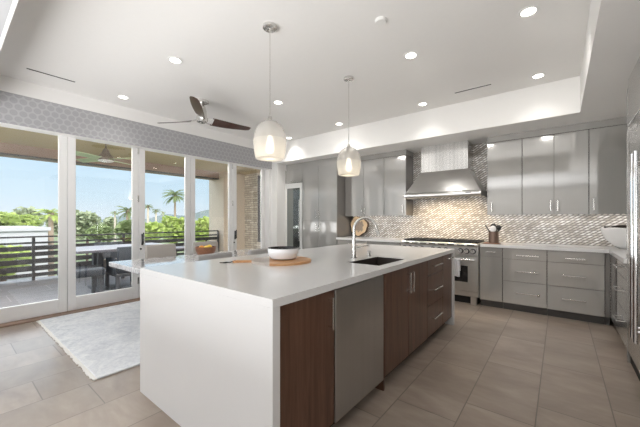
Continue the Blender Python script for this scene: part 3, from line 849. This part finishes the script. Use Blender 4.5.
def worktop(name, label, polys):
    t = MB()
    for p in polys: t.prism(p, 'z', .874, H)
    return tag(t.build(name, m_quartz), label, 'worktop')
worktop('kitchen_worktop', 'white L-shaped quartz worktop in the corner beside the range', [[(-.915, 4.90), (.45, 4.90), (.45, 3.84), (1.145, 3.84), (1.145, YB - .002), (-.915, YB - .002)]])
worktop('kitchen_worktop', 'white quartz worktop between the tall pantry and the range', [[(-3.485, 4.90), (-2.13, 4.90), (-2.13, YB - .002), (-3.485, YB - .002)]])

YU = 5.20
U0, U1 = 1.34, 2.43
ug = 'grey wall cabinets'
def upper(label, x0, x1, doors):
    return cab_y('wall_cabinet', label, x0, x1, doors=doors, z0=U0, z1=U1, yf=YU, toe=False, group=ug)
upper('single-door grey wall cabinet right of the hood', -.872, -.428, [(-.872, -.428, U0, U1, -.805, 1.385, 1.535)])
upper('double-door grey wall cabinet with two pulls side by side, right of the hood', -.426, .291, [(-.426, -.064, U0, U1, -.10, 1.385, 1.535), (-.064, .291, U0, U1, -.025, 1.385, 1.535)])
upper('grey wall cabinet in the corner beside the refrigerator', .293, 1.14, [(.293, .70, U0, U1, .335, 1.385, 1.54), (.70, 1.14, U0, U1, None, 0, 0)])
upper('double-door grey wall cabinet between the pantry and the single-door one', -3.48, -2.596, [(-3.32, -3.03, U0, U1, -3.065, 1.385, 1.535), (-3.03, -2.596, U0, U1, -2.99, 1.385, 1.535)])
upper('single-door grey wall cabinet left of the hood', -2.594, -2.163, [(-2.594, -2.163, U0, U1, -2.215, 1.385, 1.535)])
struct('trim_7', MB().box(-.872, 1.14, YU + .004, YB - .01, U1 + .006, ZS), m_lacq, 'grey filler above the wall cabinets right of the hood', 'trim')
struct('trim_8', MB().box(-3.48, -2.163, YU + .004, YB - .01, U1 + .006, ZS), m_lacq, 'grey filler above the wall cabinets left of the hood', 'trim')

for x, w_ in ((-.65, .4), (-.07, .6), (.7, .7), (-3.0, .7), (-2.38, .35)):
    light('under_cabinet_strip', 'AREA', (x, 5.42, U0 - .004), (math.radians(8), 0, 0), 1.3 * w_, (1, .95, .89), shape='RECTANGLE', size=w_, size_y=.03)

# pantry and column fridge
PL, PM, PR = -4.935, -4.42, -3.49
t = cab_y('pantry_cabinet', 'tall glossy four-door pantry cabinet beside the glass-door column fridge', PM + .002, PR, z0=.10, z1=2.385, doors=[
    (PM + .002, -3.958, .103, 1.248, -4.0, 1.03, 1.19), (-3.958, PR, .103, 1.248, -3.915, 1.03, 1.19),
    (PM + .002, -3.958, 1.252, 2.385, -4.0, 1.31, 1.47), (-3.958, PR, 1.252, 2.385, -3.915, 1.31, 1.47)])
t = thing('column_fridge', 'built-in column fridge with a dark glass door beside the pantry', 'fridge', (-4.68, 5.2, 0))
MB().box(PL + .002, PM, YF + .025, YB - .005, .0, 2.085).build('body', m_lacq, t)
o = MB().box(PL + .004, PL + .06, YF - .01, YF + .02, .1, 2.08, .002).box(PM - .06, PM - .002, YF - .01, YF + .02, .1, 2.08, .002).box(PL + .06, PM - .06, YF - .01, YF + .02, 1.97, 2.08).box(PL + .06, PM - .06, YF - .01, YF + .02, .1, .22).build('door_frame', m_fridgeframe, t)
MB().box(PL + .06, PM - .06, YF, YF + .01, .22, 1.97).build('door_glass', m_cabglass, o)
pull_v(PM - .03, YF - .01, .8, 1.7, 'y', o, r=.01, out=.05)
t = thing('lift_door_cabinet', 'grey lift-door cabinet above the column fridge', 'cabinet', (-4.68, 5.2, 2.09))
MB().box(PL + .002, PM, YF + .021, YB - .005, 2.09, 2.385).build('carcass', m_carc, t)
o = MB().box(PL + .004, PM - .002, YF, YF + .02, 2.092, 2.383, .0012).build('door', m_lacq, t)
pull_h(-4.73, -4.6, YF, 2.13, 'y', o)
struct('trim_9', MB().box(PL, PR, YF + .03, YB - .01, 2.39, ZS), m_lacq, 'grey filler above the tall pantry', 'trim')

# ------------------------------------------------------------------ hood
t = thing('range_hood', 'stainless chimney range hood above the range', 'range hood', (-1.51, 5.25, 1.62))
HX0, HX1, CX0, CX1, HY = -2.085, -.915, -1.885, -1.14, 4.95
MB().box(CX0, CX1, 5.20, YB - .002, 2.075, ZS - .001, .003).build('chimney', m_steelv, t)
MB().hexa([(HX0 + .01, HY + .012, 1.712), (HX1 - .01, HY + .012, 1.712), (HX1 - .01, YB - .002, 1.712), (HX0 + .01, YB - .002, 1.712)],
          [(CX0 - .005, 5.195, 2.08), (CX1 + .005, 5.195, 2.08), (CX1 + .005, YB - .002, 2.08), (CX0 - .005, YB - .002, 2.08)]).build('canopy', m_steel, t)
b = MB()
pf = [(HY + .04 - .04 * math.cos(a), 1.668 + .045 * math.sin(a)) for a in [(-PI / 2) + PI * i / 10 for i in range(11)]]
b.prism(pf + [(YB - .002, 1.713), (YB - .002, 1.70), (HY + .06, 1.70), (HY + .06, 1.623)], 'x', HX0, HX1)
b.box(HX0, HX0 + .02, HY + .06, YB - .002, 1.623, 1.70).box(HX1 - .02, HX1, HY + .06, YB - .002, 1.623, 1.70)
b.build('lip', m_steel, t)
for x in (-1.9, -1.65, -1.37, -1.1):
    MB().box(x - .11, x + .11, HY + .09, YB - .05, 1.675, 1.698).build('baffle_filter', m_steel, t)
for x in (-1.83, -1.51, -1.19):
    MB().cyl((x, 5.12, 1.675), (x, 5.12, 1.668), .03).build('lamp_lens', m_bulb, t)
    light('hood_lamp', 'SPOT', (x, 5.12, 1.655), (math.radians(22), 0, 0), 14, (1, .80, .54), spot_size=2.4, spot_blend=.8, shadow_soft_size=.03)
MB().box(-1.12, -1.04, HY - .002, HY + .01, 1.675, 1.69).build('badge', m_patiogrey, t)

# ------------------------------------------------------------------ range
t = thing('kitchen_range', 'wide stainless pro-style gas range below the hood', 'range', (-1.52, 5.2, 0))
YR = 4.90
MB().box(RX0, RX1, YR + .02, YB - .01, .12, .915).build('body', m_steel, t)
b = MB().box(RX0, RX1, YR - .03, YR + .02, .735, .862, .004).build('control_panel', m_steel, t)
pf = [(YR - .035 - .025 * math.cos(a), .888 + .026 * math.sin(a)) for a in [(-PI / 2) + PI * i / 8 for i in range(9)]]
bn = MB().prism(pf + [(YR + .03, .914), (YR + .03, .862)], 'x', RX0, RX1).build('bullnose', m_steel, t)
for i in range(8):
    x = RX0 + .06 + i * .14; MB().box(x, x + .10, YR - .0625, YR - .054, .880, .897).build('vent_slot', m_black, bn)
MB().box(RX0 + .02, RX1 - .02, YR + .03, YB - .06, .915, .922).build('cooktop', m_blackgl, t)
MB().box(RX0, RX1, YB - .055, YB - .012, .915, .932, .004).build('rear_trim', m_steel, t)
for i in range(3):
    x0 = RX0 + .03 + i * .378; x1 = x0 + .368; g = MB()
    for x in (x0, (x0 + x1) / 2, x1 - .014): g.box(x, x + .014, YR + .04, YB - .07, .926, .941)
    for j in range(5):
        y = YR + .04 + j * .124; g.box(x0, x1, y, y + .014, .926, .941)
    for x in (x0, x1 - .014):
        for y in (YR + .04, YB - .084): g.box(x, x + .014, y, y + .014, .922, .926)
    g.build('grate', m_iron, t)
    for y in (YR + .16, YR + .43): MB().cyl(((x0 + x1) / 2, y, .922), ((x0 + x1) / 2, y, .935), .045, .04).build('burner', m_iron, t)
for x in (-1.0, -1.085, -1.17, -1.38, -1.48, -1.58, -1.75, -1.85, -1.95, -2.05):
    kb = MB().cyl((x, YR - .037, .80), (x, YR - .08, .80), .032, .028, n=24).build('knob', m_chrome, t)
    MB().cyl((x, YR - .0305, .80), (x, YR - .0372, .80), .040, n=24).build('bezel', m_iron, kb)
    MB().box(x - .003, x + .003, YR - .0825, YR - .079, .802, .825).build('pointer', m_black, kb)
for (a, bb, nm) in ((-1.52, RX1 + .004, 'o'), (RX0 + .004, -1.525, 'o')):
    o = MB().box(a + .004, bb - .004, YR - .015, YR + .02, .205, .728, .004).build('door', m_steel, t)
    cx = (a + bb) / 2; w = (bb - a)
    MB().box(cx - w * .30, cx + w * .25, YR - .017, YR - .014, .335, .58, .0).build('window', m_ovenglass if False else m_blackgl, o)
    b = MB().cyl((a + .05, YR - .065, .675), (bb - .05, YR - .065, .675), .013)
    for x in (a + .075, bb - .075): b.cyl((x, YR - .014, .675), (x, YR - .065, .675), .009, n=10)
    b.build('handle', m_chrome, o)
MB().box(RX0 + .004, RX1 - .004, YR - .005, YR + .02, .125, .20, .003).build('kick_plate', m_steel, t)
for x in (RX0 + .06, -1.0):
    MB().box(x - .04, x + .04, YR + .0, YR + .06, 0, .122, .004).build('leg', m_steel, t)
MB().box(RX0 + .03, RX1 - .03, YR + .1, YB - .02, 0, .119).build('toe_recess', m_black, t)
t = thing('dish_towel', 'grey and white dish towel hanging over the oven handle', 'towel', (-1.28, YR - .07, .4))
b = MB(); nx = 14
def tw(i, z, dy): return (-1.315 + .15 * i / nx, YR - .092 - .008 * math.sin(i * 1.1) - dy, z - .006 * math.sin(i * .7))
prev = None
for i in range(nx + 1):
    row = [b.bm.verts.new(v) for v in (tw(i, .42, .0), tw(i, .55, .0), tw(i, .675, .002), (tw(i, 0, 0)[0], YR - .066, .693), (tw(i, 0, 0)[0], YR - .047, .67), (tw(i, 0, 0)[0], YR - .043, .5))]
    if prev:
        for k in range(5): b.bm.faces.new((prev[k], row[k], row[k + 1], prev[k + 1]))
    prev = row
b.build('cloth', m_towel, t)

# ------------------------------------------------------------------ right leg and tall refrigerator
XF = .47
t = thing('base_cabinet', 'grey drawer base cabinet between corner and refrigerator, facing the island', 'cabinet', (.8, 4.4, 0), 'grey base cabinets')
MB().box(XF + .021, 1.145, 3.845, YF - .002, .10, .8735).build('carcass', m_carc, t)
MB().box(XF + .06, 1.145, 3.845, YF - .002, 0, .0995).build('toe_kick', m_lacqdark, t)
MB().box(XF, XF + .02, 4.72, YF - .004, .103, .868, .001).build('filler', m_lacq, t)
for z0, z1, hz in ((.72, .87, .80), (.415, .72, .57), (.103, .415, .27)):
    o = MB().box(XF, XF + .02, 3.85, 4.715, z0 + G, z1 - G, .001).build('drawer', m_lacq, t)
    pull_h(4.15, 4.40, XF, hz, '-x', o)
t = thing('refrigerator', 'tall built-in refrigerator with long chrome bar handles', 'refrigerator', (.8, 3.1, 0))
MB().box(XF + .03, 1.145, 2.32, 3.80, .0, 2.09).build('body', m_lacq, t)
for y0, y1, hy in ((3.03, 3.80, 3.085), (2.33, 3.027, 2.97)):
    o = MB().box(XF, XF + .029, y0, y1, .11, 2.09, .002).build('door', m_steelv, t)
    b = MB().cyl((XF - .065, hy, .42), (XF - .065, hy, 1.74), .013)
    for z in (.5, 1.66): b.cyl((XF, hy, z), (XF - .065, hy, z), .009, n=10)
    b.build('handle', m_chrome, o)
MB().box(XF + .02, XF + .029, 2.33, 3.80, .0, .105).build('toe_grille', m_black, t)
t = thing('tall_end_panel', 'grey upright panel between refrigerator and corner worktop', 'panel', (.8, 3.82, 0))
MB().box(XF - .002, 1.145, 3.802, 3.836, 0, 2.43).build('board', m_lacq, t)
t = thing('bridge_cabinet', 'grey cabinet above the refrigerator', 'cabinet', (.8, 3.1, 2.1))
MB().box(XF + .021, 1.145, 2.32, 3.80, 2.097, 2.43).build('carcass', m_carc, t)
for y0, y1 in ((3.03, 3.80), (2.33, 3.027)):
    MB().box(XF, XF + .02, y0 + G, y1 - G, 2.10, 2.43, .001).build('door', m_lacq, t)
struct('trim_10', MB().box(XF + .01, 1.145, 2.0, 3.836, 2.44, ZS), m_lacq, 'grey filler above the refrigerator cabinet', 'trim')

# ------------------------------------------------------------------ things on the worktops
bw = Vector((.665, 5.23, H))
t = thing('large_bowl', 'large white bowl in the corner of the worktop beside the refrigerator', 'bowl', bw)
MB().lathe([(0, 0), (.09, 0), (.155, .04), (.225, .12), (.258, .20), (.266, .25), (.257, .25), (.248, .20), (.215, .12), (.145, .055), (0, .03)], bw).build('shell', m_ceramic, t)
t = thing('dried_pod', 'long dark wooden pod lying across the large white bowl', 'decoration', bw + Vector((0, 0, .25)))
MB().tube([bw + Vector(v) for v in ((-.235, -.10, .262), (-.08, -.02, .27), (.09, .02, .268), (.235, .10, .266))], [.012, .02, .02, .008], 10).build('pod', m_dkwood, t)

ck = Vector((-.77, 5.10, H))
t = thing('trivet_board', 'small dark wooden board under the utensil crock', 'board', (-.82, 5.1, H))
MB().box(-.90, -.69, 5.02, 5.19, H, H + .012, .004).build('board', m_bowlwood, t)
t = thing('utensil_crock', 'bronze metal utensil crock on the small dark board', 'crock', ck + Vector((0, 0, .012)))
MB().lathe([(0, .013), (.062, .013), (.066, .016), (.066, .178), (.062, .178), (.061, .03), (0, .028)], ck).build('body', m_crock, t)
def utensil(name, label, dx, dy, L, head, mat, hm_):
    p0 = ck + Vector((-dx * .32, -dy * .32, .036)); d = Vector((dx, dy, L)).normalized(); p1 = p0 + d * L
    t = thing(name, label, 'utensil', p0, 'utensils in the crock')
    MB().tube([p0, p0 + d * L * .5, p1], [.006, .006, .007], 8).build('handle', mat, t)
    b = MB()
    if head == 'spoon': b.sphere(p1 + d * .035, .042, (1, .4, 1.1), 14)
    elif head == 'spat':
        b.box(-.038, .038, -.005, .005, 0, .095, .003); q = d.to_track_quat('Z', 'Y').to_matrix()
        for v in b.bm.verts: v.co = p1 - d * .005 + q @ v.co
    else: b.sphere(p1 + d * .03, .04, (1, .8, .9), 12)
    b.build('head', hm_, t)
utensil('spatula', 'black spatula leaning furthest towards the hood in the crock', -.115, -.03, .19, 'spat', m_iron, m_iron)
utensil('serving_spoon', 'black serving spoon upright in the middle of the crock', -.01, .05, .19, 'spoon', m_iron, m_iron)
utensil('ladle', 'black ladle leaning towards the corner in the crock', .08, -.01, .19, 'ladle', m_iron, m_iron)
utensil('slotted_turner', 'black turner behind the other utensils in the crock', .105, .04, .175, 'spat', m_iron, m_iron)
utensil('small_spoon', 'pale short spoon at the front of the crock', .0, -.07, .165, 'spoon', m_ceramic, m_ceramic)

sl = Vector((-3.282, 5.44, 1.13))
t = thing('log_slice', 'round log slice with bark edge leaning on the backsplash', 'decoration', (sl.x, sl.y, H))
b = MB(); m_ = 60
def blob(r): return [(sl.x + r * (1 + .06 * math.sin(3 * a + 1) + .04 * math.sin(7 * a)) * math.cos(a), sl.z + r * (1 + .06 * math.sin(3 * a + 1) + .04 * math.sin(7 * a)) * math.sin(a)) for a in [2 * PI * i / m_ for i in range(m_)]]
zmin = min(p[1] for p in blob(.205)); sl.z += H - zmin
bk = MB().prism(blob(.205), 'y', sl.y - .02, sl.y + .03).build('bark', m_bark, t)
b = MB().prism(blob(.192), 'y', sl.y - .024, sl.y - .019).build('face', m_slice, t)
me = b.data; 
b.location = (0, 0, sl.z - H)
for v in me.vertices: v.co.z -= sl.z - H

# ------------------------------------------------------------------ dining corner
t = thing('area_rug', 'pale grey mottled rug with cream fringe by the glass doors', 'rug', (-3.99, 2.4, 0))
MB().box(-5.10, -2.87, .775, 4.1, 0.0, .014, .004).build('pile', m_rug, t)
for yy, sg in ((.775, -1), (4.1, 1)):
    b = MB(); n_ = 110
    ed = [(-5.10 + 2.23 * i / n_, yy + sg * random.uniform(.018, .036)) for i in range(n_ + 1)]
    b.prism([(-5.10, yy)] + ed + [(-2.87, yy)], 'z', .001, .009)
    b.build('fringe', m_fringe, t)
t = thing('dining_table', 'white marble dining table between the island and glass doors', 'table', (-3.89, 2.33, .014))
MB().box(-4.34, -3.44, 1.29, 3.37, .695, .75, .006).build('tabletop', m_marble, t)
MB().hexa([(-4.15, 1.95, .014), (-3.63, 1.95, .014), (-3.63, 2.71, .014), (-4.15, 2.71, .014)], [(-4.05, 2.08, .69), (-3.73, 2.08, .69), (-3.73, 2.58, .69), (-4.05, 2.58, .69)]).build('pedestal', m_dkwood, t)
def dining_chair(label, fab, group):
    t = thing('dining_chair', label, 'chair', (0, 0, 0), group)
    MB().box(-.24, .22, -.225, .225, .38, .48, .035, 3).build('seat', fab, t)
    b = MB().box(.18, .25, -.225, .225, .40, .875, .03, 3)
    for v in b.bm.verts:
        v.co.x += (v.co.z - .4) * .12 + .06 * (v.co.y / .225) ** 2 * -.35
    b.build('backrest', fab, t)
    for x in (-.20, .19):
        for y in (-.19, .19): MB().cyl((x * 1.08, y * 1.06, 0), (x, y, .39), .013, .02, 10).build('leg', m_dkwood, t)
    return t
dc = dining_chair('warm grey dining chair on the glass-door side, between first table corner and fruit bowl', m_greyseat, 'dining chairs')
place(dc, (-4.53, 2.10, .0155), PI)
place(copy_tree(dc), (-4.53, 2.85, .0155), PI, 'warm grey dining chair on the glass-door side, behind the fruit bowl')
dc2 = dining_chair('light grey dining chair back just above the island edge, beside the fruit bowl', m_greyseat2, 'dining chairs')
place(dc2, (-3.29, 1.92, .0155), 0)
place(copy_tree(dc2), (-3.29, 2.62, .0155), 0, 'light grey dining chair back just above the island edge, behind the serving board')
fb = Vector((-3.84, 2.29, .75))
t = thing('fruit_bowl', 'brown wooden fruit bowl on the marble dining table', 'bowl', fb)
MB().lathe([(0, 0), (.06, 0), (.10, .03), (.13, .09), (.138, .145), (.13, .145), (.12, .09), (.09, .04), (0, .02)], fb).build('shell', m_bowlwood, t)
for k, (dx, dy, dz, mt, nm) in enumerate(((-.05, -.03, .125, m_lemon, 'lemon'), (.05, -.02, .13, m_lemon, 'lemon'), (.0, .055, .135, m_lemon, 'lemon'), (.01, -.07, .13, m_orange, 'orange'))):
    f = MB().sphere(fb + Vector((dx, dy, dz)), .036, (1.2, .95, .95) if nm == 'lemon' else (1, 1, 1), 16).build(nm, mt)
    tag(f, ['lemon at the near left of the wooden fruit bowl', 'lemon at the near right of the wooden fruit bowl', 'lemon at the back of the wooden fruit bowl', 'small orange at the front of the wooden fruit bowl'][k], 'fruit', 'fruit in the wooden bowl')

# ------------------------------------------------------------------ ceiling fixtures
dls = [(-.20, 2.97, 'recessed downlight nearest the lowered ceiling at the fridge side'), (-1.2, 3.01, 'recessed downlight just beyond the smoke detector'),
       (-.20, 4.37, 'recessed downlight beside the slot vent, near the fridge-side tray corner'), (-1.57, 4.39, 'recessed downlight in front of the range hood beam'),
       (-3.19, 1.55, 'recessed downlight between the fan and the near pendant'), (-4.71, 1.57, 'recessed downlight over the rug, nearest the wallpaper'),
       (-3.18, 3.03, 'recessed downlight beside the near pendant cord, past the fan'), (-4.39, 4.49, 'recessed downlight in the tray corner above the last glass door'),
       (-3.05, 4.38, 'recessed downlight in front of the beam, beside the far pendant cord')]
proto = None
for x, y, lab in dls:
    if proto is None:
        proto = thing('downlight', lab, 'ceiling light', (x, y, ZC), 'recessed ceiling downlights')
        MB().lathe([(.052, -.001), (.075, -.001), (.076, -.004), (.072, -.007), (.052, -.004)], (x, y, ZC)).build('trim_ring', m_plastic, proto)
        MB().cyl((x, y, ZC - .003), (x, y, ZC - .001), .054, n=28).build('lens', m_lens, proto)
    else:
        place(copy_tree(proto), (x, y, ZC), 0, lab)
    gim = 2.5 < y < 4          # the middle row is aimed at the cabinet wall
    light('downlight_lamp', 'SPOT', (x, y, ZC - .02), (math.radians(42) if gim else 0, 0, 0), (95 if x < -3 else 40) if gim else 34 if (x < -3 and y > 4) else 13, (1, .965, .92), spot_size=2.1, spot_blend=1.0, shadow_soft_size=.055)

def pendant(label, x, y):
    t = thing('pendant_light', label, 'pendant light', (x, y, ZC), 'glass pendants over the island')
    MB().lathe([(0, 0), (.062, 0), (.062, -.022), (.05, -.03), (0, -.03)], (x, y, ZC)).build('canopy', m_nickel, t)
    MB().cyl((x, y, ZC - .03), (x, y, 2.15), .0045, n=8).build('cord', m_nickel, t)
    MB().lathe([(0, 2.165), (.018, 2.165), (.022, 2.13), (.02, 1.995), (0, 1.995)], (x, y, 0)).build('socket', m_nickel, t)
    up = [(.024, 2.135), (.06, 2.12), (.095, 2.09), (.122, 2.05), (.138, 2.0), (.143, 1.962)]
    MB().lathe(up, (x, y, 0), 48).build('shade_top', m_shade_top, t)
    lo = [(.1435, 1.962), (.1435, 1.94), (.140, 1.90), (.133, 1.85), (.124, 1.805), (.118, 1.797), (.0, 1.795)]
    MB().lathe(lo, (x, y, 0), 48).build('shade_bottom', m_shade_bot, t)
    MB().lathe([(0, 2.0), (.016, 1.995), (.024, 1.96), (.034, 1.91), (.034, 1.875), (.022, 1.85), (0, 1.845)], (x, y, 0), 20).build('bulb', m_bulb, t)
    light('pendant_lamp', 'POINT', (x, y, 1.82), (0, 0, 0), .8, (1, .82, .56), shadow_soft_size=.04)
    return t
pendant('seeded glass pendant nearest the camera, over the serving board', -1.98, 1.79)
pendant('seeded glass pendant nearest the range, over the faucet', -1.97, 3.03)

def slot(label, x0, x1, y0, y1):
    t = thing('slot_vent', label, 'vent', ((x0 + x1) / 2, (y0 + y1) / 2, ZC))
    MB().box(x0, x1, y0, y1, ZC - .002, ZC - .0005).build('slot', m_black, t)
    MB().box(x0 - .008, x1 + .008, y0 - .008, y0, ZC - .004, ZC - .0003).box(x0 - .008, x1 + .008, y1, y1 + .008, ZC - .004, ZC - .0003).box(x0 - .008, x0, y0, y1, ZC - .004, ZC - .0003).box(x1, x1 + .008, y0, y1, ZC - .004, ZC - .0003).build('frame', m_plastic, t)
slot('black linear slot vent near the wallpaper band', -4.67, -4.635, .60, 1.03)
slot('black linear slot vent near the beam above the range', -1.10, -.67, 4.253, 4.287)
t = thing('smoke_detector', 'small white smoke detector on the tray ceiling', 'smoke detector', (-1.185, 2.32, ZC))
MB().lathe([(0, -.0), (.05, 0), (.05, -.012), (.042, -.022), (0, -.024)], (-1.185, 2.32, ZC)).build('body', m_plastic, t)

# indoor ceiling fan
F = Vector((-3.99, 2.32, ZC))
t = thing('ceiling_fan', 'three-blade walnut and nickel ceiling fan over the dining table', 'ceiling fan', F)
MB().lathe([(0, 0), (.095, 0), (.09, -.03), (.05, -.05), (.022, -.06), (.02, -.16), (0, -.16)], F).build('canopy', m_nickel, t)
MB().lathe([(.022, -.05), (.045, -.08), (.06, -.14), (.065, -.20), (.08, -.26), (.07, -.30), (.04, -.315), (0, -.32)], F).build('motor', m_nickel, t)
for k in range(3):
    a = math.radians(81 + 121 * k); u = Vector((math.cos(a), math.sin(a), 0)); v = Vector((-u.y, u.x, 0))
    for part in (0, 1):
        b = MB(); prev = None
        r0, r1 = ((.04, .16), (.14, .76))[part]
        for i in range(13):
            s = i / 12; r = r0 + (r1 - r0) * s
            w = (.045 + .02 * s) if part == 0 else (.062 + .022 * math.sin(PI * (.15 + .7 * s)) - (.02 * s))
            tw_ = -math.radians(36 - 20 * min(1, r / .6)); z = -.265 - .01 * math.sin(PI * min(1, r / .76)) + .02 * (r / .76)
            th = .010 if part == 0 else .007
            if part == 1 and i == 12: w *= .8
            n_ = Vector((0, 0, 1)); cx = v * math.cos(tw_) + n_ * math.sin(tw_); nn = n_ * math.cos(tw_) - v * math.sin(tw_)
            cc = F + u * r + n_ * z
            row = [b.bm.verts.new(cc + cx * w + nn * 0), b.bm.verts.new(cc + nn * th), b.bm.verts.new(cc - cx * w), b.bm.verts.new(cc - nn * th)]
            if prev:
                for j in range(4): b.bm.faces.new((prev[j], prev[(j + 1) % 4], row[(j + 1) % 4], row[j]))
            else: b.bm.faces.new(row)
            prev = row
        b.bm.faces.new(prev[::-1])
        b.build(('blade_arm', 'blade')[part], (m_nickel, m_fanwood)[part], t, ang=60)
